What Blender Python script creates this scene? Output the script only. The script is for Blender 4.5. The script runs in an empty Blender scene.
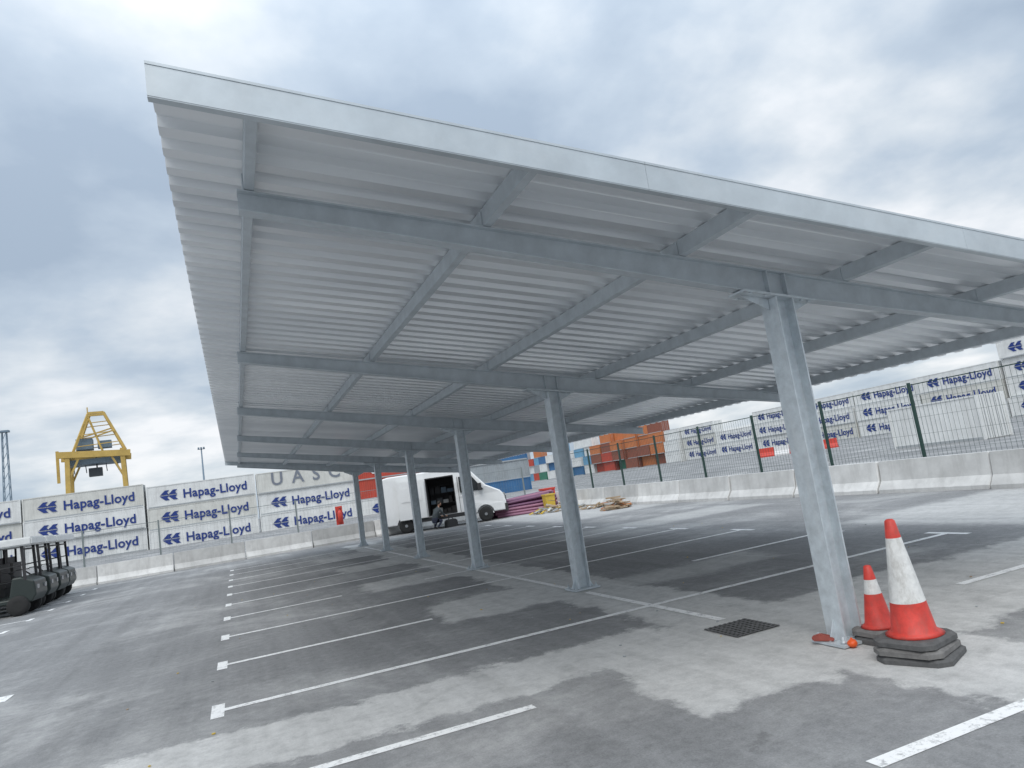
import bpy, bmesh, math, random
from mathutils import Vector, Matrix, Euler
random.seed(7)
S=bpy.context.scene
COL=S.collection

# ------------------------------------------------------------------ helpers
def new_mat(name,color=(.5,.5,.5),rough=.6,metal=0.,var=.12,scale=6.,bump=0.,bscale=60.,spec=.5,coord='Object',grime=None):
    m=bpy.data.materials.new(name);m.use_nodes=True
    nt=m.node_tree;b=nt.nodes['Principled BSDF']
    b.inputs['Roughness'].default_value=rough;b.inputs['Metallic'].default_value=metal
    b.inputs['Specular IOR Level'].default_value=spec
    tc=nt.nodes.new('ShaderNodeTexCoord')
    n=nt.nodes.new('ShaderNodeTexNoise');n.inputs['Scale'].default_value=scale;n.inputs['Detail'].default_value=5;n.inputs['Roughness'].default_value=.65
    nt.links.new(tc.outputs[coord],n.inputs['Vector'])
    r=nt.nodes.new('ShaderNodeMapRange');r.inputs['From Min'].default_value=.25;r.inputs['From Max'].default_value=.75
    r.inputs['To Min'].default_value=1-var;r.inputs['To Max'].default_value=1+var
    nt.links.new(n.outputs['Fac'],r.inputs['Value'])
    mul=nt.nodes.new('ShaderNodeVectorMath');mul.operation='SCALE';mul.inputs[0].default_value=color[:3]
    nt.links.new(r.outputs['Result'],mul.inputs['Scale'])
    last=mul.outputs['Vector']
    if grime:
        mp=nt.nodes.new('ShaderNodeMapping');mp.inputs['Scale'].default_value=(grime[0],grime[0],grime[1]);nt.links.new(tc.outputs[coord],mp.inputs[0])
        g=nt.nodes.new('ShaderNodeTexNoise');g.inputs['Scale'].default_value=1;g.inputs['Detail'].default_value=5;g.inputs['Roughness'].default_value=.7;nt.links.new(mp.outputs[0],g.inputs['Vector'])
        gr=nt.nodes.new('ShaderNodeMapRange');gr.inputs['From Min'].default_value=.5;gr.inputs['From Max'].default_value=.72;gr.inputs['To Min'].default_value=0;gr.inputs['To Max'].default_value=grime[2]
        nt.links.new(g.outputs['Fac'],gr.inputs['Value'])
        mx=nt.nodes.new('ShaderNodeMix');mx.data_type='RGBA';nt.links.new(gr.outputs['Result'],mx.inputs['Factor']);nt.links.new(last,mx.inputs['A']);mx.inputs['B'].default_value=(*grime[3],1);last=mx.outputs['Result']
    nt.links.new(last,b.inputs['Base Color'])
    if bump>0:
        n2=nt.nodes.new('ShaderNodeTexNoise');n2.inputs['Scale'].default_value=bscale;n2.inputs['Detail'].default_value=3
        nt.links.new(tc.outputs[coord],n2.inputs['Vector'])
        bp=nt.nodes.new('ShaderNodeBump');bp.inputs['Strength'].default_value=bump;bp.inputs['Distance'].default_value=.01
        nt.links.new(n2.outputs['Fac'],bp.inputs['Height']);nt.links.new(bp.outputs['Normal'],b.inputs['Normal'])
    return m

def obj(name,bm,mats,parent=None,smooth=False,loc=None,rot=None):
    me=bpy.data.meshes.new(name);bm.to_mesh(me);bm.free()
    for m in (mats if isinstance(mats,(list,tuple)) else [mats]): me.materials.append(m)
    if smooth:
        for p in me.polygons:p.use_smooth=True
    o=bpy.data.objects.new(name,me);COL.objects.link(o)
    if parent:o.parent=parent
    if loc:o.location=loc
    if rot:o.rotation_euler=rot
    return o
def inst(name,me,loc,rot=(0,0,0),parent=None):
    o=bpy.data.objects.new(name,me);COL.objects.link(o);o.location=loc;o.rotation_euler=rot
    if parent:o.parent=parent
    return o
def empty(name,loc=(0,0,0),rot=(0,0,0)):
    o=bpy.data.objects.new(name,None);COL.objects.link(o);o.location=loc;o.rotation_euler=rot;o.empty_display_size=.2;return o
def box(bm,x0,x1,y0,y1,z0,z1,mi=0):
    v=[bm.verts.new(p) for p in [(x0,y0,z0),(x1,y0,z0),(x1,y1,z0),(x0,y1,z0),(x0,y0,z1),(x1,y0,z1),(x1,y1,z1),(x0,y1,z1)]]
    for f in [(0,3,2,1),(4,5,6,7),(0,1,5,4),(1,2,6,5),(2,3,7,6),(3,0,4,7)]:
        fc=bm.faces.new([v[i] for i in f]);fc.material_index=mi
    return v
def bar(bm,a,b,w,h=None,mi=0):
    h=h or w;a=Vector(a);b=Vector(b);d=(b-a).normalized()
    up=Vector((0,0,1)) if abs(d.z)<.95 else Vector((1,0,0))
    s=d.cross(up).normalized();u=s.cross(d).normalized()
    vs=[]
    for p in (a,b):
        for i,j in((-1,-1),(1,-1),(1,1),(-1,1)): vs.append(bm.verts.new(p+s*i*w/2+u*j*h/2))
    for f in [(0,1,2,3),(7,6,5,4),(0,4,5,1),(1,5,6,2),(2,6,7,3),(3,7,4,0)]:
        fc=bm.faces.new([vs[i] for i in f]);fc.material_index=mi
def prism(bm,pts,axis,a,b,mi=0):
    def P(p,t):
        return {'x':(t,p[0],p[1]),'y':(p[0],t,p[1]),'z':(p[0],p[1],t)}[axis]
    A=[bm.verts.new(P(p,a)) for p in pts];B=[bm.verts.new(P(p,b)) for p in pts];n=len(pts)
    fs=[bm.faces.new(A[::-1]),bm.faces.new(B)]
    for i in range(n): fs.append(bm.faces.new([A[i],A[(i+1)%n],B[(i+1)%n],B[i]]))
    for f in fs:f.material_index=mi
def lathe(bm,prof,seg=32,c=(0,0,0),mi=None,axis='z',m0=0):
    rings=[]
    for k,(r,z) in enumerate(prof):
        ring=[]
        for i in range(seg):
            t=2*math.pi*i/seg
            p=(r*math.cos(t),r*math.sin(t),z)
            if axis=='y':p=(p[0],p[2],p[1])
            ring.append(bm.verts.new((p[0]+c[0],p[1]+c[1],p[2]+c[2])))
        rings.append(ring)
    for k in range(len(rings)-1):
        for i in range(seg):
            f=bm.faces.new([rings[k][i],rings[k][(i+1)%seg],rings[k+1][(i+1)%seg],rings[k+1][i]])
            f.material_index=mi[k] if mi else m0;f.smooth=True
    for ring,k in((rings[0],0),(rings[-1],-1)):
        f=bm.faces.new(ring);f.material_index=mi[k] if mi else m0
def fixn(bm): bmesh.ops.recalc_face_normals(bm,faces=bm.faces[:])

# ------------------------------------------------------------------ camera
f_px=705.3;yaw,pitch,roll=[math.radians(v) for v in(22.349,7.629,-8.623)]
fw=Vector((math.sin(yaw)*math.cos(pitch),math.cos(yaw)*math.cos(pitch),math.sin(pitch)))
r=Vector((math.cos(yaw),-math.sin(yaw),0));u=r.cross(fw)
r2=r*math.cos(roll)+u*math.sin(roll);u2=-r*math.sin(roll)+u*math.cos(roll)
cd=bpy.data.cameras.new('camera');cam=bpy.data.objects.new('camera',cd);COL.objects.link(cam)
M=Matrix((r2,u2,-fw)).transposed().to_4x4();M.translation=Vector((-4.699,-4.879,1.769));cam.matrix_world=M
cd.sensor_width=36;cd.lens=36*f_px/1024;cd.clip_end=5000;cd.clip_start=.05
S.camera=cam
S.view_settings.view_transform='Standard';S.view_settings.look='None';S.view_settings.exposure=0

# ------------------------------------------------------------------ world
SUN_EL=math.radians(50);SUN_AZ=math.radians(215)
w=bpy.data.worlds.new('World');S.world=w;w.use_nodes=True;nt=w.node_tree;nt.nodes.clear()
N=nt.nodes.new;L=nt.links.new
out=N('ShaderNodeOutputWorld');bg=N('ShaderNodeBackground');bg.inputs['Strength'].default_value=.1;L(bg.outputs[0],out.inputs[0])
sky=N('ShaderNodeTexSky');sky.sky_type='NISHITA';sky.sun_disc=False;sky.sun_elevation=SUN_EL;sky.sun_rotation=SUN_AZ
tc=N('ShaderNodeTexCoord');sp=N('ShaderNodeSeparateXYZ');L(tc.outputs['Generated'],sp.inputs[0])
def wm(op,a,b=None,c=None):
    n=N('ShaderNodeMath');n.operation=op
    for i,v in enumerate((a,b,c)):
        if v is None:continue
        if isinstance(v,(int,float)):n.inputs[i].default_value=v
        else:L(v,n.inputs[i])
    return n.outputs[0]
zc=wm('ADD',wm('MAXIMUM',sp.outputs[2],0.),.25)
cx=N('ShaderNodeCombineXYZ');L(wm('DIVIDE',sp.outputs[0],zc),cx.inputs[0]);L(wm('DIVIDE',sp.outputs[1],zc),cx.inputs[1])
cx.inputs[2].default_value=5.3
n1=N('ShaderNodeTexNoise');n1.inputs['Scale'].default_value=1.15;n1.inputs['Detail'].default_value=7;n1.inputs['Roughness'].default_value=.5;n1.inputs['Distortion'].default_value=.25
L(cx.outputs[0],n1.inputs['Vector'])
n2=N('ShaderNodeTexNoise');n2.inputs['Scale'].default_value=3.6;n2.inputs['Detail'].default_value=6;n2.inputs['Roughness'].default_value=.52
L(cx.outputs[0],n2.inputs['Vector'])
cf=wm('ADD',wm('MULTIPLY',n1.outputs['Fac'],.72),wm('MULTIPLY',n2.outputs['Fac'],.28))
ramp=N('ShaderNodeValToRGB');L(cf,ramp.inputs['Fac'])
e=ramp.color_ramp.elements
e[0].position=.38;e[0].color=(.38,.465,.575,1);e[1].position=.61;e[1].color=(.93,.945,.97,1)
x=ramp.color_ramp.elements.new(.46);x.color=(.50,.585,.685,1)
x=ramp.color_ramp.elements.new(.53);x.color=(.68,.74,.80,1)
sc=N('ShaderNodeVectorMath');sc.operation='SCALE';sc.inputs['Scale'].default_value=10.8;L(ramp.outputs['Color'],sc.inputs[0])
zg=wm('ADD',.98,wm('MULTIPLY',wm('POWER',wm('MAXIMUM',sp.outputs[2],0.),3.),1.8))
sc2=N('ShaderNodeVectorMath');sc2.operation='SCALE';L(sc.outputs[0],sc2.inputs[0]);L(zg,sc2.inputs['Scale'])
mx=N('ShaderNodeMix');mx.data_type='RGBA';mx.inputs['Factor'].default_value=.9
L(sky.outputs[0],mx.inputs['A']);L(sc2.outputs[0],mx.inputs['B']);L(mx.outputs['Result'],bg.inputs['Color'])
sd=bpy.data.lights.new('sun','SUN');sd.energy=1.3;sd.angle=math.radians(40);sd.color=(1,.965,.91)
so=bpy.data.objects.new('sun',sd);COL.objects.link(so)
dirv=Vector((math.sin(SUN_AZ)*math.cos(SUN_EL),math.cos(SUN_AZ)*math.cos(SUN_EL),math.sin(SUN_EL)))
so.rotation_euler=dirv.to_track_quat('Z','Y').to_euler();so.location=(0,0,50)

# ------------------------------------------------------------------ ground
gm=bpy.data.materials.new('asphalt_and_concrete');gm.use_nodes=True;nt=gm.node_tree;N=nt.nodes.new;L=nt.links.new
b=nt.nodes['Principled BSDF'];b.inputs['Specular IOR Level'].default_value=.25
tc=N('ShaderNodeTexCoord')
def noise(scale,detail=5,rough=.6,vec=None,dist=0):
    n=N('ShaderNodeTexNoise');n.inputs['Scale'].default_value=scale;n.inputs['Detail'].default_value=detail;n.inputs['Roughness'].default_value=rough;n.inputs['Distortion'].default_value=dist
    L(vec or tc.outputs['Object'],n.inputs['Vector']);return n
dn=noise(1.3,8,.74)
va=N('ShaderNodeVectorMath');va.operation='SUBTRACT';L(dn.outputs['Color'],va.inputs[0]);va.inputs[1].default_value=(.5,.5,.5)
vs=N('ShaderNodeVectorMath');vs.operation='SCALE';vs.inputs['Scale'].default_value=1.1;L(va.outputs[0],vs.inputs[0])
vp=N('ShaderNodeVectorMath');vp.operation='ADD';L(tc.outputs['Object'],vp.inputs[0]);L(vs.outputs[0],vp.inputs[1])
sp=N('ShaderNodeSeparateXYZ');L(vp.outputs[0],sp.inputs[0])
def patch(x0,x1,y0,y1,soft=.25,amt=1.):
    cxx,cyy,hx,hy=(x0+x1)/2,(y0+y1)/2,(x1-x0)/2,(y1-y0)/2
    ax=wm('SUBTRACT',wm('ABSOLUTE',wm('SUBTRACT',sp.outputs[0],cxx)),hx)
    ay=wm('SUBTRACT',wm('ABSOLUTE',wm('SUBTRACT',sp.outputs[1],cyy)),hy)
    d=wm('MAXIMUM',ax,ay)
    mr=N('ShaderNodeMapRange');mr.interpolation_type='SMOOTHSTEP';L(d,mr.inputs['Value'])
    mr.inputs['From Min'].default_value=-soft;mr.inputs['From Max'].default_value=soft*.3;mr.inputs['To Min'].default_value=amt;mr.inputs['To Max'].default_value=0
    return mr.outputs['Result']
patches=[(-8.5,-.6,.9,2.1,.12,1.),(-1.9,5.6,-.6,1.8,.14,1.),(-.65,.7,-3,27,.12,1.),(-2.2,-.4,4.5,6.5,.2,1.),(.3,3.2,4.0,5.3,.35,.7),
 (-2.5,.2,9.4,11.4,.25,.95),(-2.3,.2,14.3,16.4,.25,.9),(-2.4,.5,19.3,21.6,.25,.85),(5.8,10.8,-6,6,.5,.7),(3,9.5,11.5,14,.6,.6),(5.8,10.7,18,30,.7,.6)]
m=None
for p in patches:
    q=patch(*p);m=q if m is None else wm('MAXIMUM',m,q)
dv=noise(.3,8,.72,dist=.4);mr=N('ShaderNodeMapRange');L(dv.outputs['Fac'],mr.inputs['Value']);mr.inputs['From Min'].default_value=.49;mr.inputs['From Max'].default_value=.66;mr.inputs['To Max'].default_value=.5
m=wm('MAXIMUM',m,mr.outputs['Result'])
brk=noise(3.8,8,.8);mr=N('ShaderNodeMapRange');L(brk.outputs['Fac'],mr.inputs['Value']);mr.inputs['From Min'].default_value=.34;mr.inputs['From Max'].default_value=.54;mr.inputs['To Min'].default_value=.6;mr.inputs['To Max'].default_value=1
m=wm('MULTIPLY',m,mr.outputs['Result'])
fine=noise(70,4,.9);med=noise(10,7,.8);big=noise(.3,5,.6)
def ramp2(fac,c0,c1,p0=.3,p1=.7):
    r_=N('ShaderNodeValToRGB');r_.color_ramp.elements[0].position=p0;r_.color_ramp.elements[1].position=p1
    r_.color_ramp.elements[0].color=(*c0,1);r_.color_ramp.elements[1].color=(*c1,1);L(fac,r_.inputs['Fac']);return r_.outputs['Color']
mixf=wm('ADD',wm('MULTIPLY',med.outputs['Fac'],.36),wm('ADD',wm('MULTIPLY',fine.outputs['Fac'],.42),wm('MULTIPLY',big.outputs['Fac'],.22)))
asph=ramp2(mixf,(.135,.137,.140),(.345,.347,.348),.36,.66)
conc=ramp2(mixf,(.42,.42,.41),(.66,.655,.64),.36,.66)
mc=N('ShaderNodeMix');mc.data_type='RGBA';L(m,mc.inputs['Factor']);L(asph,mc.inputs['A']);L(conc,mc.inputs['B'])
st=noise(.9,6,.7,dist=1.);mr=N('ShaderNodeMapRange');L(st.outputs['Fac'],mr.inputs['Value']);mr.inputs['From Min'].default_value=.56;mr.inputs['From Max'].default_value=.7;mr.inputs['To Min'].default_value=1;mr.inputs['To Max'].default_value=.86
ms=N('ShaderNodeVectorMath');ms.operation='SCALE';L(mc.outputs['Result'],ms.inputs[0]);L(mr.outputs['Result'],ms.inputs['Scale'])
mp=N('ShaderNodeMapping');mp.inputs['Scale'].default_value=(2.8,.12,1);mp.inputs['Rotation'].default_value=(0,0,.12);L(tc.outputs['Object'],mp.inputs[0])
sk=noise(1.,6,.65,mp.outputs[0]);mr=N('ShaderNodeMapRange');L(sk.outputs['Fac'],mr.inputs['Value']);mr.inputs['From Min'].default_value=.35;mr.inputs['From Max'].default_value=.65;mr.inputs['To Min'].default_value=.9;mr.inputs['To Max'].default_value=1.1
ms2=N('ShaderNodeVectorMath');ms2.operation='SCALE';L(ms.outputs[0],ms2.inputs[0]);L(mr.outputs['Result'],ms2.inputs['Scale'])
vo=N('ShaderNodeTexVoronoi');vo.inputs['Scale'].default_value=1.1;L(vp.outputs[0],vo.inputs['Vector'])
mr=N('ShaderNodeMapRange');mr.interpolation_type='SMOOTHSTEP';L(vo.outputs['Distance'],mr.inputs['Value']);mr.inputs['From Min'].default_value=.04;mr.inputs['From Max'].default_value=.10;mr.inputs['To Min'].default_value=.78;mr.inputs['To Max'].default_value=1
ms3=N('ShaderNodeVectorMath');ms3.operation='SCALE';L(ms2.outputs[0],ms3.inputs[0]);L(mr.outputs['Result'],ms3.inputs['Scale'])
L(ms3.outputs[0],b.inputs['Base Color'])
b.inputs['Roughness'].default_value=.9
bp=N('ShaderNodeBump');bp.inputs['Strength'].default_value=.5;bp.inputs['Distance'].default_value=.008;L(fine.outputs['Fac'],bp.inputs['Height']);L(bp.outputs['Normal'],b.inputs['Normal'])
bm=bmesh.new();v=[bm.verts.new(p) for p in[(-2000,-300,0),(2000,-300,0),(2000,2500,0),(-2000,2500,0)]];bm.faces.new(v)
obj('ground',bm,gm)

# ------------------------------------------------------------------ markings
pm=bpy.data.materials.new('road_paint_white');pm.use_nodes=True;nt=pm.node_tree;N=nt.nodes.new;L=nt.links.new
b=nt.nodes['Principled BSDF'];b.inputs['Roughness'].default_value=.7
tc=N('ShaderNodeTexCoord');a1=noise(9,8,.88);rc=ramp2(a1.outputs['Fac'],(.38,.38,.38),(.84,.84,.83),.38,.49);L(rc,b.inputs['Base Color'])
bm=bmesh.new();Z=.004
def mark(x0,x1,y0,y1):
    v=[bm.verts.new(p) for p in[(x0,y0,Z),(x1,y0,Z),(x1,y1,Z),(x0,y1,Z)]];bm.faces.new(v)
LW=.054
for k in range(-3,10):
    y=2.926+2.351*k
    segs=[(-4.97,5.1)]
    if k==-1: segs=[(-4.97,-2.68),(2.2,5.1)]
    if k==1: segs=[(-4.97,-2.27),(2.2,5.1)]
    if k==-2: segs=[(-1.7,5.1)]
    if k==-3: segs=[(2.,5.1)]
    if k==3: segs=[(-4.97,-2.9),(-1.2,5.1)]
    if k==5: segs=[(-4.97,-2.2),(.6,5.1)]
    for a,c in segs: mark(a,c,y-LW,y+LW)
    if k>=-1:
        mark(-5.09,-4.97,y-.26,y+.26)
    mark(5.1,5.22,y-.35,y+.35)
ys=sorted([2.926+2.351*k for k in range(0,10)])
prev=1.55
for y in ys:
    a,c=prev,y-LW
    for s in (5,10,15,20,25):
        if a<s<c:
            mark(-.15,-.05,a,s-.32);a=s+.32
    mark(-.15,-.05,a,c);prev=y+LW
mark(-7.75,-7.55,6.1,6.5)
for k in range(0,7):
    y=13.5+2.351*k
    mark(-15,-10.1,y-LW,y+LW);mark(-10.1,-9.98,y-.26,y+.26)
obj('parking_line_markings',bm,pm)

# ------------------------------------------------------------------ canopy
galv=new_mat('galvanised_steel',(.60,.65,.68),rough=.45,metal=.3,var=.2,scale=9,bump=.05,bscale=30,grime=(7,1.2,.35,(.72,.74,.74)))
galv_d=new_mat('galvanised_steel_members',(.54,.585,.615),rough=.5,metal=.25,var=.14,scale=5)
dm=bpy.data.materials.new('galvanised_deck_sheet');dm.use_nodes=True;nt=dm.node_tree;N=nt.nodes.new;L=nt.links.new
b=nt.nodes['Principled BSDF'];b.inputs['Metallic'].default_value=.5;b.inputs['Roughness'].default_value=.3
tc=N('ShaderNodeTexCoord');mp=N('ShaderNodeMapping');mp.inputs['Scale'].default_value=(.4,1.1,1.1);L(tc.outputs['Object'],mp.inputs[0])
a1=noise(.9,4,.5,mp.outputs[0])
L(ramp2(a1.outputs['Fac'],(.80,.82,.84),(.93,.945,.955),.35,.65),b.inputs['Base Color'])

SL=.158
def ztop(x): return 3.98-SL*(x+4.47)
canopy=empty('parking_canopy')
XL,XR,YF,YB=-4.93,5.1,-1.0,26.0
DP=.14
def T(x,h=0): return ztop(x)+h
bm0=bmesh.new()
B=.20;TF=.014;TW=.010
top0=T(0)-.24-.015
box(bm0,-B/2,-B/2+TF,-B/2,B/2,.03,top0);box(bm0,B/2-TF,B/2,-B/2,B/2,.03,top0);box(bm0,-B/2+TF,B/2-TF,-TW/2,TW/2,.03,top0)
for sx in(-1,1):
    prism(bm0,[(sx*B/2,.032),(sx*(B/2+.08),.032),(sx*B/2,.2)],'y',-.006,.006)
fixn(bm0)
me_post=bpy.data.meshes.new('post');bm0.to_mesh(me_post);bm0.free();me_post.materials.append(galv)
bm0=bmesh.new();box(bm0,-.21,.21,-.18,.18,.008,.03)
for sx in(-.165,.165):
    for sy in(-.135,0.135): lathe(bm0,[(.022,.0305),(.022,.052),(.012,.053),(.012,.085)],6,(sx,sy,0))
fixn(bm0)
me_bp=bpy.data.meshes.new('base_plate');bm0.to_mesh(me_bp);bm0.free();me_bp.materials.append(galv_d)
bm0=bmesh.new()
prism(bm0,[(-.44,T(-.44)-.262),(.34,T(.34)-.262),(.34,T(.34)-.243),(-.44,T(-.44)-.243)],'y',-.11,.11)
prism(bm0,[(-.105,T(-.105)-.263),(-.42,T(-.42)-.263),(-.105,T(-.4)-.42)],'y',-.006,.006)
prism(bm0,[(.105,T(.105)-.263),(.33,T(.33)-.263),(.105,T(.33)-.36)],'y',-.006,.006)
for x in(-.36,-.2,.2,.28):
    for yy in(-.085,.085): box(bm0,x-.013,x+.013,yy-.013,yy+.013,T(x)-.278,T(x)-.2635)
fixn(bm0)
me_cap=bpy.data.meshes.new('cap_plate');bm0.to_mesh(me_cap);bm0.free();me_cap.materials.append(galv)
def dep(x): return .15+.09*(1-min(1,abs(x)/4.5))
bm0=bmesh.new();FT=.012
xs=[-4.5,-.42,.34,4.66]
RW=.055
for i in range(3):
    a,c=xs[i],xs[i+1];da,dc=dep(a),dep(c)
    prism(bm0,[(a,T(a)-FT),(c,T(c)-FT),(c,T(c)-.001),(a,T(a)-.001)],'y',-RW,RW)
    prism(bm0,[(a,T(a)-da),(c,T(c)-dc),(c,T(c)-dc+FT),(a,T(a)-da+FT)],'y',-RW,RW)
    prism(bm0,[(a,T(a)-da+FT),(c,T(c)-dc+FT),(c,T(c)-FT),(a,T(a)-FT)],'y',-.005,.005)
bmesh.ops.remove_doubles(bm0,verts=bm0.verts[:],dist=.0005)
for x in(-.1,.1):
    box(bm0,x-.005,x+.005,-RW+.002,RW-.002,T(x)-dep(x)+FT+.002,T(x)-FT-.002)
me_raf=bpy.data.meshes.new('rafter');bm0.to_mesh(me_raf);bm0.free();me_raf.materials.append(galv_d)
for n in range(6):
    inst('post',me_post,(0,5*n,0),parent=canopy);inst('base_plate',me_bp,(0,5*n,0),parent=canopy)
    inst('cap_plate',me_cap,(0,5*n,0),parent=canopy);inst('rafter',me_raf,(0,5*n,0),parent=canopy)
PX=[-4.45,-2.75,-1.0,.8,2.6,4.4]
for px in PX:
    bm0=bmesh.new();z=T(px);w_=.06;t=.006
    y0,y1=YF+.012,YB-.012
    box(bm0,-t/2,t/2,y0,y1,z+.004,z+DP-.004)
    prism(bm0,[(t/2,z+.004),(w_,z+.004-SL*w_),(w_,z+.004-SL*w_+t),(t/2,z+.004+t)],'y',y0,y1)
    prism(bm0,[(t/2,z+DP-.004-t),(w_,z+DP-.004-SL*w_-t),(w_,z+DP-.004-SL*w_),(t/2,z+DP-.004)],'y',y0,y1)
    prism(bm0,[(w_-t,z+t-SL*w_+.004),(w_,z+t-SL*w_+.004),(w_,z+.028-SL*w_),(w_-t,z+.028-SL*w_)],'y',y0,y1)
    for n in range(6): box(bm0,-.012,-t/2-.001,5*n-.05,5*n+.05,z-.0,z+DP-.02)
    fixn(bm0);o=obj('purlin',bm0,galv_d,canopy,loc=(px,0,0))
bm0=bmesh.new();pitch_=.27;hd=.062
prof=[];y=YF+.004
while y<YB-.01:
    for dy,h in((0,0),(.115,0),(.135,hd),(.25,hd)):
        prof.append((y+dy,h))
    y+=pitch_
xs=[XL,-3.2,-1.2,.8,2.8,XR-.0]
cols=[]
for x in xs: cols.append([bm0.verts.new((x,yy,T(x)+DP+.004+h)) for yy,h in prof if yy<YB])
for i in range(len(xs)-1):
    for j in range(len(cols[0])-1):
        bm0.faces.new([cols[i][j],cols[i+1][j],cols[i+1][j+1],cols[i][j+1]])
o=obj('roof_deck',bm0,dm,canopy)
sm=o.modifiers.new('thick','SOLIDIFY');sm.thickness=.0015;sm.offset=1
fm=new_mat('fascia_flashing',(.56,.61,.64),rough=.4,metal=.35,var=.14,scale=2.5,grime=(3,3,.3,(.68,.71,.72)))
for nm,yy,sg in(('front_fascia',YF,-1),('rear_fascia',YB,1)):
    bm0=bmesh.new()
    a=XL-.01
    while a<XR:
        c=min(a+3.05,XR+.01);ya,yb=sorted((yy+sg*.002,yy+sg*.02))
        prism(bm0,[(a+.001,T(a)+.008),(c-.001,T(c)+.008),(c-.001,T(c)+.19),(a+.001,T(a)+.19)],'y',ya,yb)
        ya,yb=sorted((yy+sg*.018,yy-sg*.12))
        prism(bm0,[(a+.001,T(a)+.209),(c-.001,T(c)+.209),(c-.001,T(c)+.212),(a+.001,T(a)+.212)],'y',ya,yb)
        ya,yb=sorted((yy+sg*.006,yy+sg*.024))
        prism(bm0,[(a+.001,T(a)+.191),(c-.001,T(c)+.191),(c-.001,T(c)+.208),(a+.001,T(a)+.208)],'y',ya,yb)
        ya,yb=sorted((yy+sg*.018,yy-sg*.035))
        prism(bm0,[(a+.001,T(a)+.001),(c-.001,T(c)+.001),(c-.001,T(c)+.006),(a+.001,T(a)+.006)],'y',ya,yb)
        a=c
    fixn(bm0);obj(nm,bm0,fm,canopy)

# ------------------------------------------------------------------ drain grate
dk=new_mat('cast_iron',(.10,.10,.10),rough=.7,var=.3)
obj_g=empty('drain_grate',(-.22,1.10,0))
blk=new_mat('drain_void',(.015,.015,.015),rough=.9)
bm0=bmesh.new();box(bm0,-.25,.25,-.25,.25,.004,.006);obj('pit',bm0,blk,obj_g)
bm0=bmesh.new()
for i in range(9):
    t=-.24+i*.06;box(bm0,t-.012,t+.012,-.26,.26,.008,.014)
for i in range(9):
    t=-.24+i*.06;box(bm0,-.26,.26,t-.010,t+.010,.0085,.013)
obj('grid',bm0,dk,obj_g)

# ------------------------------------------------------------------ cones
red=new_mat('cone_red',(.60,.05,.035),rough=.5,var=.25,scale=12,grime=(14,5,.5,(.30,.10,.08)))
wht=new_mat('cone_white_sleeve',(.70,.70,.68),rough=.5,var=.2,scale=14,grime=(16,6,.7,(.38,.36,.33)))
rub=new_mat('rubber_base',(.10,.10,.10),rough=.8,var=.3,scale=20)
rub2=new_mat('rubber_base_dusty',(.17,.165,.16),rough=.85,var=.3,scale=15)
def cone(name,loc,h,rb,rt,bands,base,nb,rz,tilt=(0,0)):
    e=empty(name,loc,(tilt[0],tilt[1],rz))
    zb=0
    for i in range(nb):
        bm0=bmesh.new();s=base/2*(1-.05*i);ch=.3*s;jx=random.uniform(-.02,.02);jy=random.uniform(-.02,.02)
        ring=[(s-ch,-s),(s,-s+ch),(s,s-ch),(s-ch,s),(-s+ch,s),(-s,s-ch),(-s,-s+ch),(-s+ch,-s)]
        ring=[(a+jx,c+jy) for a,c in ring]
        t=.055
        A=[bm0.verts.new((a,c,zb+.004)) for a,c in ring];Bv=[bm0.verts.new((a,c,zb+t-.018)) for a,c in ring]
        C_=[bm0.verts.new((a*.88,c*.88,zb+t)) for a,c in ring]
        bm0.faces.new(A[::-1]);bm0.faces.new(C_)
        for P,Q in((A,Bv),(Bv,C_)):
            for j in range(8): bm0.faces.new([P[j],P[(j+1)%8],Q[(j+1)%8],Q[j]])
        fixn(bm0);obj('base',bm0,rub if i%2==0 else rub2,e,rot=(0,0,random.uniform(-.16,.16)));zb+=t+.003
    bm0=bmesh.new();prof=[];mi=[]
    zs=sorted(set([0,h]+[v for b_ in bands for v in b_[:2]]+[h*.985]))
    def rad(z): return rb+(rt-rb)*z/h
    prof.append((rb*1.28,zb));mi.append(0);prof.append((rb*1.05,zb+.02));mi.append(0)
    for z in zs:
        z2=max(z,.03);k=0
        for b0,b1 in bands:
            if b0<=z<b1:k=1
        rr=rad(z2)+(.0 if z<h else -.012)
        if prof[-1][1]>=zb+z2-.001: continue
        prof.append((rr,zb+z2));mi.append(k)
    lathe(bm0,prof,40,mi=mi);fixn(bm0);obj('body',bm0,[red,wht],e)
    return e
cone('traffic_cone',(-.02,-.72,0),.86,.16,.035,[(.24,.72)],.52,3,.35,(.0,-.02))
cone('traffic_cone',(.17,-.22,0),.50,.115,.028,[(.27,.385)],.36,2,.15)
orange=new_mat('orange_plastic',(.75,.10,.015),rough=.4)
bm0=bmesh.new();bmesh.ops.create_uvsphere(bm0,u_segments=20,v_segments=12,radius=.04)
for v in bm0.verts: v.co.z*=.85+.1*math.sin(v.co.x*40)
lathe(bm0,[(.012,.028),(.008,.045)],8)
obj('orange_ball',bm0,orange,smooth=True,loc=(-.13,-.19,.036))
rc_=new_mat('faded_red_rubber',(.34,.08,.06),rough=.7,var=.3)
bm0=bmesh.new();prism(bm0,[(-.09,0),(.08,0),(.09,.035),(.02,.06),(-.04,.035),(-.085,.03)],'y',-.03,.03);bmesh.ops.bevel(bm0,geom=bm0.edges[:],offset=.008,segments=2,affect='EDGES')
obj('red_wedge_block',bm0,rc_,loc=(-.19,.06,.033),rot=(0,0,2.2))

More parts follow.
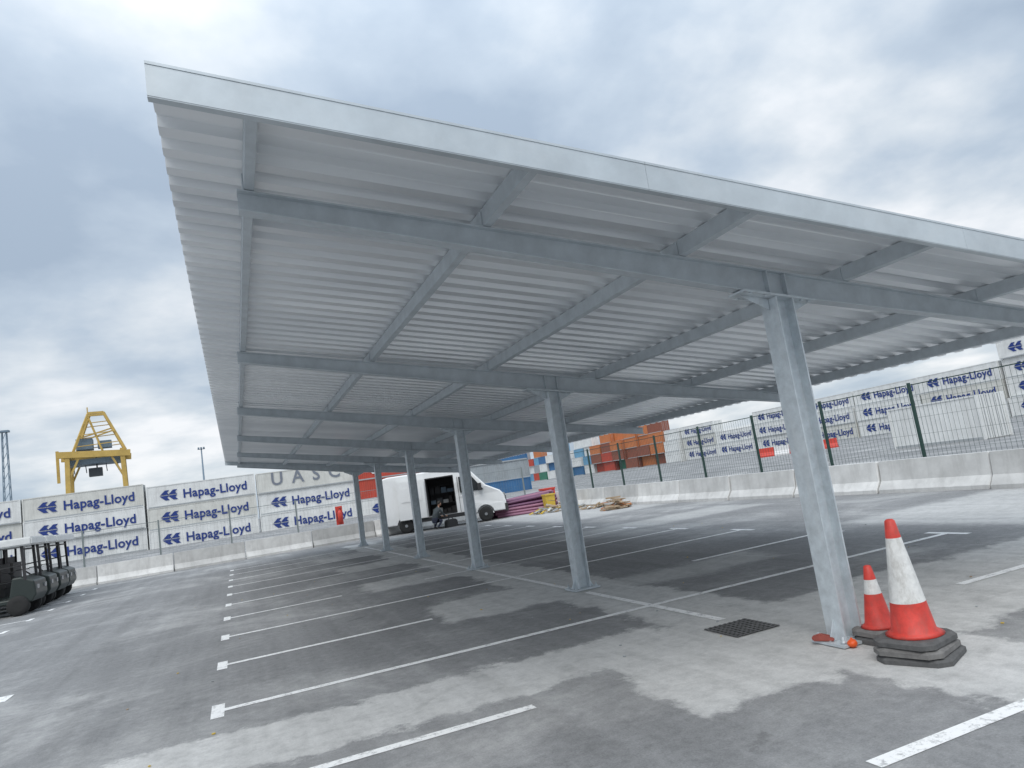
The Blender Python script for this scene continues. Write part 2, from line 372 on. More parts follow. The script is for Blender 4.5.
# ------------------------------------------------------------------ concrete barriers
cm=[new_mat('barrier_concrete_%d'%i,(c,c*.995,c*.97),rough=.85,var=.18,scale=1.8,bump=.3,bscale=25,grime=(3,.5,.45,(c*.55,c*.54,c*.52))) for i,c in enumerate((.58,.66,.50,.40))]
def barrier_mesh(ln,mat):
    bm0=bmesh.new()
    pf=[(-.28,0),(.28,0),(.28,.09),(.13,.30),(.085,.80),(-.085,.80),(-.13,.30),(-.28,.09)]
    prism(bm0,pf,'x',-ln/2,ln/2);fixn(bm0)
    bmesh.ops.bevel(bm0,geom=[e for e in bm0.edges if e.calc_length()<ln*.8],offset=.018,segments=1,affect='EDGES')
    me=bpy.data.meshes.new('concrete_barrier');bm0.to_mesh(me);bm0.free();me.materials.append(mat);return me
BM=[barrier_mesh(2.96,m_) for m_ in cm]
WX,WY=10.95,30.9
y=-12.;k=0
while y<WY-1:
    inst('concrete_barrier',BM[[0,1,0,0,1,2][k%6]],(WX+random.uniform(-.04,.04),y+1.5,.0),(0,0,math.pi/2+random.uniform(-.01,.01)));y+=3.;k+=1
x=WX-.4;k=0
while x>-26:
    inst('concrete_barrier',BM[[0,2,1,3,0,2,1][k%7]],(x-1.5,WY+random.uniform(-.05,.05),0),(0,0,random.uniform(-.01,.01)));x-=3.;k+=1
# ------------------------------------------------------------------ fences
fg=new_mat('fence_dark_green',(.02,.055,.045),rough=.5,var=.1)
fgy=new_mat('fence_grey',(.20,.23,.23),rough=.5,var=.1)
def fence(name,p0,p1,mat,h0=.1,h1=2.62,step=3.0,vs=.12,wr=.005):
    p0=Vector(p0);p1=Vector(p1);d=(p1-p0);ln=d.length
    e=empty(name,p0,(0,0,math.atan2(d.y,d.x)))
    bm0=bmesh.new();n=int(ln/step)
    for i in range(n+1):
        t=i*step;box(bm0,t-.035,t+.035,-.03,.03,0,h1+.06)
        box(bm0,t-.12,t+.12,-.1,.1,.0,.02)
    obj('posts',bm0,mat,e)
    bm0=bmesh.new()
    for i in range(n):
        a,c=i*step+.06,(i+1)*step-.06
        z=h0
        while z<=h1+.001: box(bm0,a,c,.03,.03+wr,z-wr/2,z+wr/2);z+=.42
        for z in(h0,h1): box(bm0,a,c,.018,.029,z-.012,z+.012)
        for k in range(int((c-a)/vs)+1):
            xx=a+k*vs;box(bm0,xx-wr/2,xx+wr/2,.037,.037+wr,h0,h1)
    obj('mesh_panel',bm0,mat,e)
fence('mesh_fence',(WX+.45,-4,0),(WX+.45,WY+.45,0),fg)
fence('mesh_fence',(-26,WY+.5,0),(WX+.3,WY+.5,0),fgy,h1=2.3,wr=.004,vs=.15)

# ------------------------------------------------------------------ shipping containers
def cont_mat(nm,c,g=.35): return new_mat('container_'+nm,c,rough=.55,var=.13,scale=.9,grime=(1.6,.25,g,(c[0]*.5+.06,c[1]*.5+.045,c[2]*.5+.035)))
CM={'white':cont_mat('white',(.70,.71,.70)),'cream':cont_mat('cream',(.61,.61,.575)),'red':cont_mat('red',(.45,.06,.035)),'orange':cont_mat('orange',(.50,.17,.06)),
 'brown':cont_mat('brown',(.24,.08,.05)),'blue':cont_mat('blue',(.04,.14,.30)),'lblue':cont_mat('light_blue',(.14,.32,.48)),'green':cont_mat('green',(.04,.18,.12)),'grey':cont_mat('grey',(.30,.33,.35))}
frame_grey=new_mat('container_frame_grey',(.36,.38,.39),rough=.6)
ink=new_mat('lettering_navy',(.010,.035,.20),rough=.5,var=.03)
inkw=new_mat('lettering_white',(.8,.8,.8),rough=.5,var=.03)
def cont_mesh(mat,ln=12.19,deep=.036):
    bm0=bmesh.new();w=2.44;h=2.59
    for x0 in(0,ln-.14):
        for y0 in(0,w-.14): box(bm0,x0,x0+.14,y0,y0+.14,0,h)
    for y0 in(0,w-.1):
        for z0,z1,mi in((.0,.16,1),(h-.1,h,0)): box(bm0,.141,ln-.141,y0+.003,y0+.097,z0,z1,mi)
    for y,s in((.045,1),(w-.045,-1)):
        x=.14;pts=[]
        while x<ln-.15:
            pts+=[(x,0),(x+.07,0),(x+.14,deep*s),(x+.21,deep*s)];x+=.28
        pts=[p for p in pts if p[0]<ln-.14]+[(ln-.14,0)]
        A=[bm0.verts.new((px,y+py,.16)) for px,py in pts];Bv=[bm0.verts.new((px,y+py,h-.1)) for px,py in pts]
        for i in range(len(pts)-1): bm0.faces.new([A[i],A[i+1],Bv[i+1],Bv[i]])
    for x0,x1 in((.04,.06),(ln-.06,ln-.04)):
        box(bm0,x0,x1,.141,w-.141,.02,h-.02)
    for x0,x1 in((.005,.039),(ln-.039,ln-.005)):
        for yy in(.5,.9,1.5,1.9): box(bm0,x0,x1,yy-.02,yy+.02,.05,h-.05,1)
    box(bm0,.06,ln-.06,.1,w-.1,h-.04,h-.01);box(bm0,.06,ln-.06,.1,w-.1,.02,.1)
    me=bpy.data.meshes.new('shipping_container');bm0.to_mesh(me);bm0.free();me.materials.append(mat);me.materials.append(frame_grey);return me
CMESH={k:cont_mesh(v) for k,v in CM.items()}
C20={k:cont_mesh(v,6.06) for k,v in CM.items()}
for k in('white','cream'): CMESH[k]=cont_mesh(CM[k],deep=.008);C20[k]=cont_mesh(CM[k],6.06,deep=.012)
def text_mesh(body,width,mat,offset=.02,space=1.):
    cu=bpy.data.curves.new('lettering','FONT');cu.body=body;cu.size=1;cu.offset=offset;cu.resolution_u=3;cu.space_character=space
    o=bpy.data.objects.new('tmp',cu);COL.objects.link(o)
    dg=bpy.context.evaluated_depsgraph_get();me=bpy.data.meshes.new_from_object(o.evaluated_get(dg))
    bpy.data.objects.remove(o)
    xs=[v.co.x for v in me.vertices];x0,x1=min(xs),max(xs);s=width/(x1-x0)
    for v in me.vertices: v.co=Vector(((v.co.x-x0)*s,0,v.co.y*s*1.05))
    me.materials.clear();me.materials.append(mat);return me
TX=text_mesh('Hapag-Lloyd',7.2,ink,.022,1.03);TX2=text_mesh('U A S C',8.5,inkw,.015,1.2);TX2b=text_mesh('U A S C',8.5,new_mat('lettering_grey',(.18,.2,.24)),.015,1.2)
def logo_mesh():
    bm0=bmesh.new()
    def poly(p): bm0.faces.new([bm0.verts.new((a,0,c)) for a,c in p])
    for dx in(0,.88):
        poly([(dx,.6),(dx+.62,1.2),(dx+1.1,1.2),(dx+.82,.92),(dx+1.05,.66),(dx+.06,.66)])
        poly([(dx,.56),(dx+1.05,.56),(dx+.82,.3),(dx+1.1,.0),(dx+.62,.0)])
    me=bpy.data.meshes.new('logo_mark');bm0.to_mesh(me);bm0.free();me.materials.append(ink);return me
LG=logo_mesh()
def container(x,y,z,col,rz=0,letter='hl',mesh=None):
    o=inst('shipping_container',mesh or CMESH[col],(x,y,z),(0,0,rz))
    if letter=='hl':
        inst('logo_mark',LG,(1.4,-.02,.72),parent=o);inst('lettering',TX,(4.0,-.02,.78),parent=o)
    elif letter=='uw': inst('lettering',TX2,(1.8,-.02,.7),parent=o)
    elif letter=='ug': inst('lettering',TX2b,(1.8,-.02,.9),parent=o)
    return o
CY=90.
cols=[(-64,['white']*3,0),(-51.6,['cream','white','white'],0),(-39.2,['white','cream','white'],0),(-26.8,['white','white','cream'],0),(-14.4,['white','cream','white'],-.45),(-2.0,['white','white','cream'],-.55),
      (10.4,['white','red','red'],-.6),(22.8,['blue','grey','blue'],-.8)]
for x0,cs,bz in cols:
    for i,c in enumerate(cs):
        lt='hl' if c in('white','cream') else None
        if x0==-2.0 and i==2: lt='ug'
        if c=='red' and i==2: lt='uw'
        container(x0+random.uniform(-.06,.06),CY+random.uniform(-.15,.15),bz+i*2.6,c,random.uniform(-.003,.003),lt)
CX=92.
yy=46.
plan=[['white','white','white','white'],['white','cream','white'],['white','white','white'],['cream','white','white'],['white','white','white'],['white','white'],['white','cream','white']]
for cs in plan:
    for i,c in enumerate(cs):
        container(CX+random.uniform(-.3,.3),yy+12.19,i*2.6,c,-math.pi/2,'hl')
    yy+=12.5
random.seed(31)
plan20=[['white','white','white'],['brown','orange','orange','brown'],['orange','brown','orange','orange'],['brown','brown','orange','orange'],['green','brown','orange','orange'],['red','red','brown','orange'],['red','brown','orange'],
 ['white','lblue','white','white'],['blue','white','lblue','white'],['lblue','blue','white'],['blue','lblue','blue','lblue'],['white','blue','white'],['green','white','blue'],['red','grey','lblue','orange'],['lblue','white','red'],['green','blue','orange','grey'],['white','green','lblue'],['blue','red','grey'],['grey','white','lblue'],['blue','green','red'],['lblue','grey','blue']]
for cs in plan20:
    for i,c in enumerate(cs):
        container(CX+random.uniform(-1,1),yy+6.1,i*2.6,c,-math.pi/2,None,C20[c])
    yy+=6.4
container(35,28.9,0,'white',-math.pi/2,None,C20['white'])
container(54,17,0,'cream',-math.pi/2-.05,None);container(54,30,0,'white',-math.pi/2-.05,None)

# ------------------------------------------------------------------ cranes & masts
yel=new_mat('crane_yellow',(.50,.34,.09),rough=.6,var=.2,scale=.6)
dark=new_mat('machinery_dark',(.06,.07,.08),rough=.6)
bluegrey=new_mat('machinery_blue_grey',(.16,.22,.28),rough=.6)
def gantry(name,loc,rz=0):
    e=empty(name,loc,(0,0,rz));bm0=bmesh.new()
    for x in(-5,5):
        for y in(-4,4):
            bar(bm0,(x,y,0),(x*.92,y*.9,19),.8)
        bar(bm0,(x,-4,9),(x,4,9),.6);bar(bm0,(x*.95,-3.8,18.8),(x*.95,3.8,18.8),1.)
        bar(bm0,(x,-4,9),(x*.95,3.6,18),.3)
    for y in(-3.7,3.7):
        bar(bm0,(-6.2,y,19),(6,y,18.2),.9,1.2)
        bar(bm0,(-5,y,13),(-2.6,y,18.4),.35);bar(bm0,(5,y,13),(2.6,y,18.2),.35)
    for y in(-3,3):
        bar(bm0,(-3.6,y,19.5),(-.8,y*.5,27),.4);bar(bm0,(1.8,y*.5,27),(5.2,y,19),.4)
        bar(bm0,(-.8,y*.5,27),(1.8,y*.5,27),.4);bar(bm0,(-1.,y*.5,26.6),(1.2,y,19.3),.25)
        bar(bm0,(-2.6,y*.8,22),(3.,y*.6,23.6),.25)
        for k in range(3):
            bar(bm0,(-3.2+k*.8,y*.9,20.4+k*2.2),(4.4-k*.9,y*.9,20.8+k*2.1),.16)
    bar(bm0,(-6.5,0,20.2),(-6.5,0,14),.5);bar(bm0,(-1,0,27),(-1,0,28.4),.2)
    obj('frame',bm0,yel,e)
    bm0=bmesh.new();box(bm0,-3.2,-.4,-1.8,1.8,19.9,22.0,1);box(bm0,.4,2.8,-1.2,1.2,20,21.4,1);box(bm0,-1.4,.9,-1.,1.,14.6,16.2);bar(bm0,(0,0,16),(0,0,19),.25)
    for x in(-4,-2,1.5,3.5): bar(bm0,(x,0,17.9),(x+.2,0,15.4),.15)
    box(bm0,-4.6,4.6,-2.6,2.6,16.9,17.9,1)
    obj('machinery',bm0,[dark,bluegrey],e)
gantry('gantry_crane',(-29.2,155,0),.1)
def mast(name,loc,h,wd):
    e=empty(name,loc);bm0=bmesh.new();n=int(h/(wd*1.3));
    for sx,sy in((-1,-1),(1,-1),(1,1),(-1,1)): bar(bm0,(sx*wd/2,sy*wd/2,0),(sx*wd/4,sy*wd/4,h),.13)
    for i in range(n):
        z0,z1=h*i/n,h*(i+1)/n;w0,w1=wd/2*(1-.5*i/n),wd/2*(1-.5*(i+1)/n)
        for a,c in(((-1,-1),(1,-1)),((1,-1),(1,1)),((-1,-1),(-1,1))):
            bar(bm0,(a[0]*w0,a[1]*w0,z0),(c[0]*w1,c[1]*w1,z1),.08)
    box(bm0,-.8,.8,-.6,.6,h,h+.35)
    obj('lattice',bm0,bluegrey,e)
mast('lattice_mast',(-44.2,155,0),25,1.4)
def lampmast(loc,h):
    e=empty('floodlight_mast',loc);bm0=bmesh.new();lathe(bm0,[(.3,0),(.12,h)],10);box(bm0,-.7,.7,-.15,.15,h,h+.12)
    for x in(-.5,0,.5): box(bm0,x-.17,x+.17,-.3,.1,h+.12,h+.45)
    obj('pole',bm0,bluegrey,e)
lampmast((-10.2,155,0),17.5)
pr=new_mat('plastic_barrier_red',(.6,.06,.04),rough=.5);pw=new_mat('plastic_barrier_white',(.7,.7,.7),rough=.5)
for i in range(5):
    bm0=bmesh.new();prism(bm0,[(-.3,0),(.3,0),(.3,.15),(.1,.5),(.1,1.),(-.1,1.),(-.1,.5),(-.3,.15)],'x',-.8,.8);fixn(bm0)
    obj('plastic_road_barrier',bm0,pr if i%2==0 else pw,loc=(51+i*.9,59-i*1.4,0),rot=(0,0,-1.0))

# ------------------------------------------------------------------ van
vw=new_mat('van_paint_white',(.78,.79,.79),rough=.25,var=.03,scale=1,grime=(2,1,.2,(.5,.49,.47)));glass=new_mat('dark_glass',(.015,.018,.02),rough=.08,var=.0)
trim=new_mat('black_plastic_trim',(.03,.03,.032),rough=.6);tyre=new_mat('tyre_rubber',(.025,.025,.025),rough=.85);hub=new_mat('wheel_hub',(.35,.36,.37),rough=.4,metal=.6)
van=empty('delivery_van',(4.75,29.0,0),(0,0,-.33))
bm0=bmesh.new()
pf=[(-2.95,.42),(-2.97,1.2),(-2.93,2.5),(-2.8,2.68),(-2.5,2.74),(.9,2.74),(1.3,2.64),(1.55,2.40),(2.12,1.72),(2.75,1.38),(2.93,1.15),(2.98,.8),(2.95,.42)]
A=[];Bv=[]
for (a,c) in pf:
    hw=1.0-.07*max(0,(c-1.3)/1.4)-(.10 if a>2.6 else 0)
    A.append(bm0.verts.new((a,-hw,c)));Bv.append(bm0.verts.new((a,hw,c)))
n=len(pf);bm0.faces.new(A);bm0.faces.new(Bv[::-1])
for i in range(n): bm0.faces.new([A[i],Bv[i],Bv[(i+1)%n],A[(i+1)%n]])
fixn(bm0)
body=obj('body',bm0,vw,van)
bv=body.modifiers.new('b','BEVEL');bv.width=.06;bv.segments=3;bv.limit_method='ANGLE'
def cutter(fn):
    bmc=bmesh.new();fn(bmc);fixn(bmc);c=obj('cut',bmc,vw,van);return c
cuts=[cutter(lambda q:box(q,-.75,.62,-1.3,.8,.62,2.42)),cutter(lambda q:lathe(q,[(.42,-1.3),(.42,-.62)],28,(-1.85,0,.38),axis='y')),cutter(lambda q:lathe(q,[(.42,-1.3),(.42,-.62)],28,(1.95,0,.38),axis='y'))]
cuts+=[cutter(lambda q:lathe(q,[(.42,.62),(.42,1.3)],28,(-1.85,0,.38),axis='y')),cutter(lambda q:lathe(q,[(.42,.62),(.42,1.3)],28,(1.95,0,.38),axis='y'))]
for c in cuts:
    md=body.modifiers.new('cut','BOOLEAN');md.object=c;md.operation='DIFFERENCE';md.solver='EXACT'
dg=bpy.context.evaluated_depsgraph_get();me=bpy.data.meshes.new_from_object(body.evaluated_get(dg));body.modifiers.clear();body.data=me
for c in cuts: bpy.data.objects.remove(c)
bm0=bmesh.new()
box(bm0,-.745,.615,.76,.795,.63,2.41);box(bm0,-.745,-.71,-.93,.755,.63,2.41);box(bm0,.58,.615,-.93,.755,.63,2.41);box(bm0,-.705,.575,-.93,.755,2.37,2.41);box(bm0,-.705,.575,-.96,.755,.625,.66)
obj('cargo_lining',bm0,trim,van)
bm0=bmesh.new()
for z in(1.1,1.6,2.0): box(bm0,-.7,.57,.35,.75,z,z+.03,3)
random.seed(3)
for z in(.67,1.14,1.64):
    x=-.66
    while x<.35:
        ww=random.uniform(.15,.3);box(bm0,x,x+ww,.3,.7,z,z+random.uniform(.15,.36),random.choice([0,1,3,3,2]));x+=ww+.04
obj('shelving_load',bm0,[dark,bluegrey,frame_grey,trim],van)
bm0=bmesh.new();box(bm0,-2.1,-.8,-1.10,-1.05,.62,2.40);box(bm0,-1.95,-.95,-1.12,-1.101,1.45,2.1,0);fixn(bm0);obj('sliding_door',bm0,vw,van)
bm0=bmesh.new()
prism(bm0,[(.86,1.52),(1.98,1.52),(1.50,2.22),(.86,2.28)],'y',-1.005,-.93)
prism(bm0,[(.86,1.52),(1.98,1.52),(1.50,2.22),(.86,2.28)],'y',.93,1.005)
v=[bm0.verts.new(p) for p in[(1.60,-.84,2.385),(1.60,.84,2.385),(2.14,.88,1.745),(2.14,-.88,1.745)]];bm0.faces.new(v)
obj('windows',bm0,glass,van)
bm0=bmesh.new()
box(bm0,2.9,3.04,-.92,.92,.36,.72);box(bm0,2.93,3.01,-.55,.55,.85,1.08);box(bm0,-1.42,1.5,-1.03,-1.0,.42,.60);box(bm0,-3.04,-2.9,-.95,.95,.36,.58)
box(bm0,1.72,1.9,-1.22,-1.02,1.5,1.85);box(bm0,.78,.80,-1.012,-1.0,.62,2.3)
obj('bumpers_and_trim',bm0,trim,van)
bm0=bmesh.new();box(bm0,2.78,2.97,-.88,-.62,.95,1.22);box(bm0,2.78,2.97,.62,.88,.95,1.22);obj('headlights',bm0,hub,van)
bm0=bmesh.new();box(bm0,-3.0,-2.93,-.97,-.83,1.1,1.7);box(bm0,-3.0,-2.93,.83,.97,1.1,1.7);obj('tail_lights',bm0,pr,van)
for x in(-1.85,1.95):
    for s in(-1,1):
        bm0=bmesh.new();lathe(bm0,[(.2,-.12),(.31,-.12),(.35,-.08),(.35,.08),(.31,.12),(.2,.12)],28,axis='y');fixn(bm0);obj('tyre',bm0,tyre,van,loc=(x,s*.86,.352))
        bm0=bmesh.new();lathe(bm0,[(.2,-.1),(.2,.1)],20,axis='y');lathe(bm0,[(.07,-.14),(.07,.14)],12,axis='y');fixn(bm0);obj('hub',bm0,hub,van,loc=(x,s*.87,.352))

# ------------------------------------------------------------------ worker crouching at the van door
def person(name,loc,rz):
    J={'pel':((0,0,.42),.15),'sp':((.10,0,.62),.14),'ch':((.24,0,.84),.155),'nk':((.36,0,1.0),.06),'hd0':((.42,0,1.07),.065)}
    E=[('pel','sp'),('sp','ch'),('ch','nk'),('nk','hd0')]
    for s,n_ in((1,'l'),(-1,'r')):
        off=.05*s
        J.update({'hip'+n_:((.02,.10*s,.40),.10),'kn'+n_:((.40+off,.19*s,.50-.1*(s<0)),.068),'an'+n_:((.10+off,.17*s,.11),.045),'to'+n_:((.30+off,.19*s,.05),.04),
          'sh'+n_:((.28,.19*s,.90),.065),'el'+n_:((.42,.25*s,.64),.045),'wr'+n_:((.62,.15*s,.58),.03),'pa'+n_:((.70,.13*s,.56),.034)})
        E+=[('pel','hip'+n_),('hip'+n_,'kn'+n_),('kn'+n_,'an'+n_),('an'+n_,'to'+n_),('ch','sh'+n_),('sh'+n_,'el'+n_),('el'+n_,'wr'+n_),('wr'+n_,'pa'+n_)]
        for f in range(5):
            fy=.13*s+(f-2)*.018;ln=[.05,.075,.085,.078,.06][f]
            J['f%s%d'%(n_,f)]=((.72+ln*.5,fy,.555),.010);J['g%s%d'%(n_,f)]=((.72+ln*.8,fy,.52),.008)
            E+=[('pa'+n_,'f%s%d'%(n_,f)),('f%s%d'%(n_,f),'g%s%d'%(n_,f))]
    keys=list(J);me=bpy.data.meshes.new('b');me.from_pydata([J[k][0] for k in keys],[(keys.index(a),keys.index(c)) for a,c in E],[])
    o=bpy.data.objects.new('b',me);COL.objects.link(o)
    sk=o.modifiers.new('s','SKIN');o.modifiers.new('ss','SUBSURF').levels=2
    for i,k in enumerate(keys):
        sv=me.skin_vertices[0].data[i];sv.radius=(J[k][1],J[k][1]);sv.use_root=(k=='pel')
    dg=bpy.context.evaluated_depsgraph_get();m2=bpy.data.meshes.new_from_object(o.evaluated_get(dg));bpy.data.objects.remove(o)
    jk=new_mat('jacket_dark',(.05,.06,.065),rough=.85);tr=new_mat('trousers_navy',(.03,.035,.06),rough=.85);skn=new_mat('skin',(.45,.26,.18),rough=.55,var=.05);bt=new_mat('boots',(.03,.025,.02),rough=.7);hr=new_mat('hair',(.02,.015,.012),rough=.7)
    m2.materials.clear()
    for q in(jk,tr,skn,bt):m2.materials.append(q)
    for p in m2.polygons:
        c=p.center;p.use_smooth=True
        p.material_index=0
        if c.z<.56 and c.x<.62 and not(abs(c.y)>.13 and c.x>.48): p.material_index=1
        if c.z<.12: p.material_index=3
        if c.x>.62 and c.z>.5: p.material_index=2
        if c.z>.99 and c.x>.34: p.material_index=2
    e=empty(name,loc,(0,0,rz));bo=bpy.data.objects.new('body',m2);COL.objects.link(bo);bo.parent=e
    bmh=bmesh.new();bmesh.ops.create_uvsphere(bmh,u_segments=24,v_segments=16,radius=1)
    for v in bmh.verts:
        v.co=Vector((v.co.x*.10,v.co.y*.078,v.co.z*.125))
        if v.co.z<-.04: v.co.x*=.85;v.co.y*=.8
    for s in(-1,1): lathe(bmh,[(.004,-.008),(.028,-.004),(.028,.004),(.006,.01)],10,(-.005,s*.08,-.005),axis='y')
    prism(bmh,[(.09,.015),(.128,-.03),(.09,-.038)],'y',-.014,.014)
    box(bmh,.085,.096,-.025,.025,-.07,-.062)
    fixn(bmh);obj('head',bmh,skn,e,smooth=True,loc=(.47,0,1.17),rot=(0,.5,0))
    bmh=bmesh.new()
    for s in(-1,1): bmesh.ops.create_uvsphere(bmh,u_segments=10,v_segments=8,radius=.013,matrix=Matrix.Translation((.090,s*.032,.01)))
    obj('eyes',bmh,bt,e,loc=(.47,0,1.17),rot=(0,.5,0))
    bmh=bmesh.new();bmesh.ops.create_uvsphere(bmh,u_segments=24,v_segments=16,radius=1)
    for v in bmh.verts: v.co=Vector((v.co.x*.108-.012,v.co.y*.086,v.co.z*.128+.012))
    bmesh.ops.bisect_plane(bmh,geom=bmh.verts[:]+bmh.edges[:]+bmh.faces[:],plane_co=(.02,0,.02),plane_no=(.7,0,-.7),clear_outer=True)
    obj('hair',bmh,hr,e,smooth=True,loc=(.47,0,1.17),rot=(0,.5,0))
person('worker_crouching',(3.75,27.6,0),.5)
bm0=bmesh.new();prism(bm0,[(-.3,0),(.3,0),(.28,.28),(.18,.36),(-.18,.36),(-.28,.28)],'y',-.14,.14);bar(bm0,(-.15,0,.35),(0,0,.5),.03);bar(bm0,(0,0,.5),(.15,0,.35),.03);fixn(bm0)
obj('tool_bag',bm0,trim,loc=(4.65,27.95,.003),rot=(0,0,.3))

# ------------------------------------------------------------------ utility carts on the left
cdk=new_mat('cart_body_dark',(.025,.035,.032),rough=.4);croof=new_mat('cart_roof_white',(.72,.73,.72),rough=.45);seat=new_mat('seat_vinyl',(.05,.05,.05),rough=.6)
def cart(loc,rz):
    e=empty('utility_cart',loc,(0,0,rz));bm0=bmesh.new()
    prism(bm0,[(-1.35,.35),(1.3,.35),(1.42,.55),(1.38,.95),(1.05,1.1),(.82,1.1),(.72,.5),(-.25,.5),(-.3,.85),(-1.35,.9)],'y',-.62,.62)
    fixn(bm0);o=obj('chassis',bm0,cdk,e);m_=o.modifiers.new('b','BEVEL');m_.width=.04;m_.segments=2
    bm0=bmesh.new();box(bm0,-.32,.2,-.56,.56,.78,.92);box(bm0,-.45,-.33,-.56,.56,.9,1.5);box(bm0,-.28,.15,-.55,.55,.502,.779);fixn(bm0);obj('seat',bm0,seat,e)
    bm0=bmesh.new()
    for s in(-1,1):
        bar(bm0,(1.15,s*.59,1.0),(1.1,s*.59,2.0),.07);bar(bm0,(-.5,s*.59,.9),(-.5,s*.59,2.0),.06);bar(bm0,(-1.3,s*.59,.9),(-1.25,s*.59,2.0),.06)
        bar(bm0,(1.1,s*.59,1.45),(-.5,s*.59,1.35),.035)
    bar(bm0,(.76,.25,1.02),(.52,.25,1.25),.04);bar(bm0,(1.10,-.59,1.9),(1.10,.59,1.9),.05)
    lathe(bm0,[(.19,1.25),(.19,1.275)],18,(.5,.25,0))
    for z in(1.1,1.4,1.7): bar(bm0,(-1.33,-.57,z),(-1.33,.57,z),.04)
    box(bm0,-1.2,-.52,-.6,.6,.905,1.72)
    obj('frame',bm0,trim,e)
    bm0=bmesh.new();box(bm0,-1.5,1.4,-.74,.74,2.0,2.24);fixn(bm0);bmesh.ops.bevel(bm0,geom=bm0.edges[:],offset=.04,segments=2,affect='EDGES');obj('roof',bm0,croof,e)
    bm0=bmesh.new();box(bm0,1.37,1.43,-.5,-.3,.70,.82);box(bm0,1.37,1.43,.3,.5,.70,.82);obj('headlights',bm0,hub,e)
    for x in(-.9,.95):
        for s in(-1,1):
            bm0=bmesh.new();lathe(bm0,[(.14,-.1),(.26,-.1),(.29,-.06),(.29,.06),(.26,.1),(.14,.1)],22,axis='y');lathe(bm0,[(.13,-.08),(.13,.08)],14,axis='y');fixn(bm0)
            obj('wheel',bm0,tyre,e,loc=(x,s*.6,.292))
for i,y in enumerate((21.,22.9,24.8,26.7)): cart((-11.75-.1*i+random.uniform(-.1,.1),y,0),random.uniform(-.05,.05))

# ------------------------------------------------------------------ heaps & small stuff
purp=new_mat('corrugated_duct_purple',(.15,.055,.12),rough=.5,var=.15);pink=new_mat('duct_pink',(.30,.13,.20),rough=.5)
random.seed(11)
e=empty('stack_of_ducts',(8.7,28.6,0),(0,0,-.35))
bm0=bmesh.new();R=.07
for row in range(6):
    for i in range(11-row):
        y=-.85+.155*i+.08*row+random.uniform(-.01,.01);z=R+row*.13
        x0=-1.4+random.uniform(-.3,.3);seg=8;mi=0 if random.random()<.7 else 1
        rings=[];dz=random.uniform(-.03,.05)*row
        for xx,dd in((x0,0),(x0+2.8,dz)):
            rings.append([bm0.verts.new((xx,y+R*math.cos(t*math.pi*2/seg),max(.003,z+dd)+R*math.sin(t*math.pi*2/seg))) for t in range(seg)])
        for j in range(seg):
            f=bm0.faces.new([rings[0][j],rings[0][(j+1)%seg],rings[1][(j+1)%seg],rings[1][j]]);f.material_index=mi
        for rg in rings: f=bm0.faces.new(rg);f.material_index=mi
fixn(bm0);obj('ducts',bm0,[purp,pink],e)
wood=new_mat('timber',(.36,.27,.18),rough=.8,var=.3);cardb=new_mat('cardboard',(.34,.26,.18),rough=.85);ylw=new_mat('yellow_bin',(.60,.42,.06),rough=.5);pale=new_mat('packing_foam',(.6,.6,.58),rough=.8)
orr=new_mat('orange_strapping',(.50,.20,.08),rough=.6)
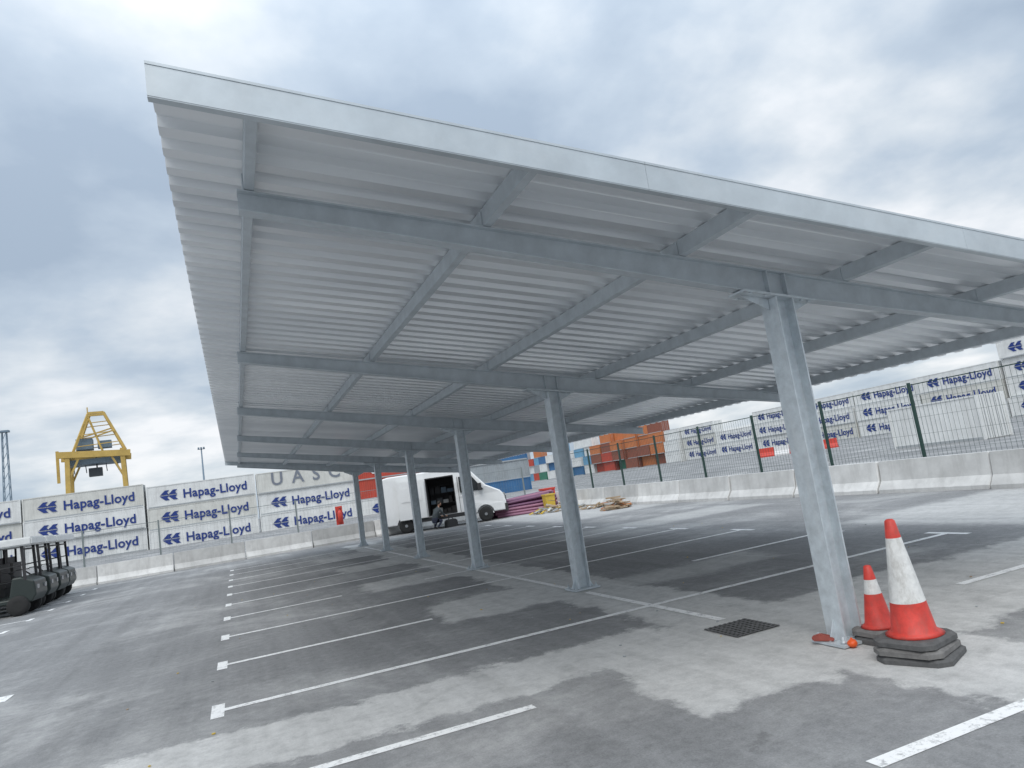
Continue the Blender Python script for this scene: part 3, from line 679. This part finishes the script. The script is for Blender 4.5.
def heap(name,loc,n,rad,hh,mats,seed,big=.4):
    random.seed(seed);bm0=bmesh.new()
    for i in range(n):
        a=random.uniform(0,6.28);rr=rad*math.sqrt(random.random());h=hh*(1-rr/rad)
        sx,sy,sz=random.uniform(.3,1)*big*2,random.uniform(.1,.5)*big,random.uniform(.04,.2)*big
        M_=Matrix.Translation((rr*math.cos(a),rr*math.sin(a)*.7,max(.5*sz+.02,h*random.random()+sz*.6)))@Euler((random.uniform(-.25,.25),random.uniform(-.3,.3),random.uniform(0,3.1))).to_matrix().to_4x4()
        vv=box(bm0,-sx/2,sx/2,-sy/2,sy/2,-sz/2,sz/2,random.randrange(len(mats)))
        for v in vv:
            v.co=M_@v.co
            if v.co.z<.01:v.co.z=.01
    fixn(bm0);return obj(name,bm0,mats,loc=loc)
heap('timber_offcuts_pile',(9.4,20.4,0),60,.6,.75,[wood,cardb,wood,orr,cardb],5,.32)
heap('packaging_waste_pile',(9.2,26.0,0),60,1.2,.6,[cardb,pale,wood,pale,frame_grey,ylw],9,.38)
heap('packaging_waste_pile',(9.9,23.2,0),22,.6,.3,[cardb,pale,wood,pr],19,.3)
bm0=bmesh.new()
prism(bm0,[(-.2,0),(.2,0),(.25,.75),(-.25,.75)],'y',-.22,.22);box(bm0,-.27,.27,-.26,.26,.75,.82);fixn(bm0);obj('yellow_waste_bin',bm0,[ylw],loc=(9.5,27.2,0))
bm0=bmesh.new();box(bm0,-.3,.3,-.3,.3,0,1.);box(bm0,-.33,.33,-.33,.33,1.,1.08);box(bm0,-.05,.05,-.36,-.3,.7,.8);fixn(bm0);obj('red_storage_box',bm0,[pr],loc=(10.1,28.6,0))
bm0=bmesh.new();lathe(bm0,[(.06,0),(.11,.03),(.11,.48),(.07,.56),(.035,.59),(.035,.64)],16)
bar(bm0,(-.02,0,.66),(.14,0,.70),.03,mi=1);bar(bm0,(-.03,0,.64),(.1,0,.63),.03,mi=1);bar(bm0,(-.03,0,.63),(-.13,-.02,.45),.025,mi=1);bar(bm0,(-.13,-.02,.45),(-.13,-.02,.15),.025,mi=1)
box(bm0,-.17,.17,.13,.15,-.1,.8,0);fixn(bm0)
obj('fire_extinguisher',bm0,[pr,trim],loc=(.0,31.2,.95))
random.seed(21);bm0=bmesh.new()
for i in range(140):
    x,y=random.uniform(-6,6),random.uniform(-3,14);s=random.uniform(.004,.015)
    q=box(bm0,-s,s,-s*.7,s*.7,0,s*.6,random.choice([0,0,1,2]));R_=Matrix.Translation((x,y,.003))@Matrix.Rotation(random.uniform(0,3),4,'Z')
    for v in q:v.co=R_@v.co
obj('loose_gravel_and_litter',bm0,[frame_grey,wood,ylw])
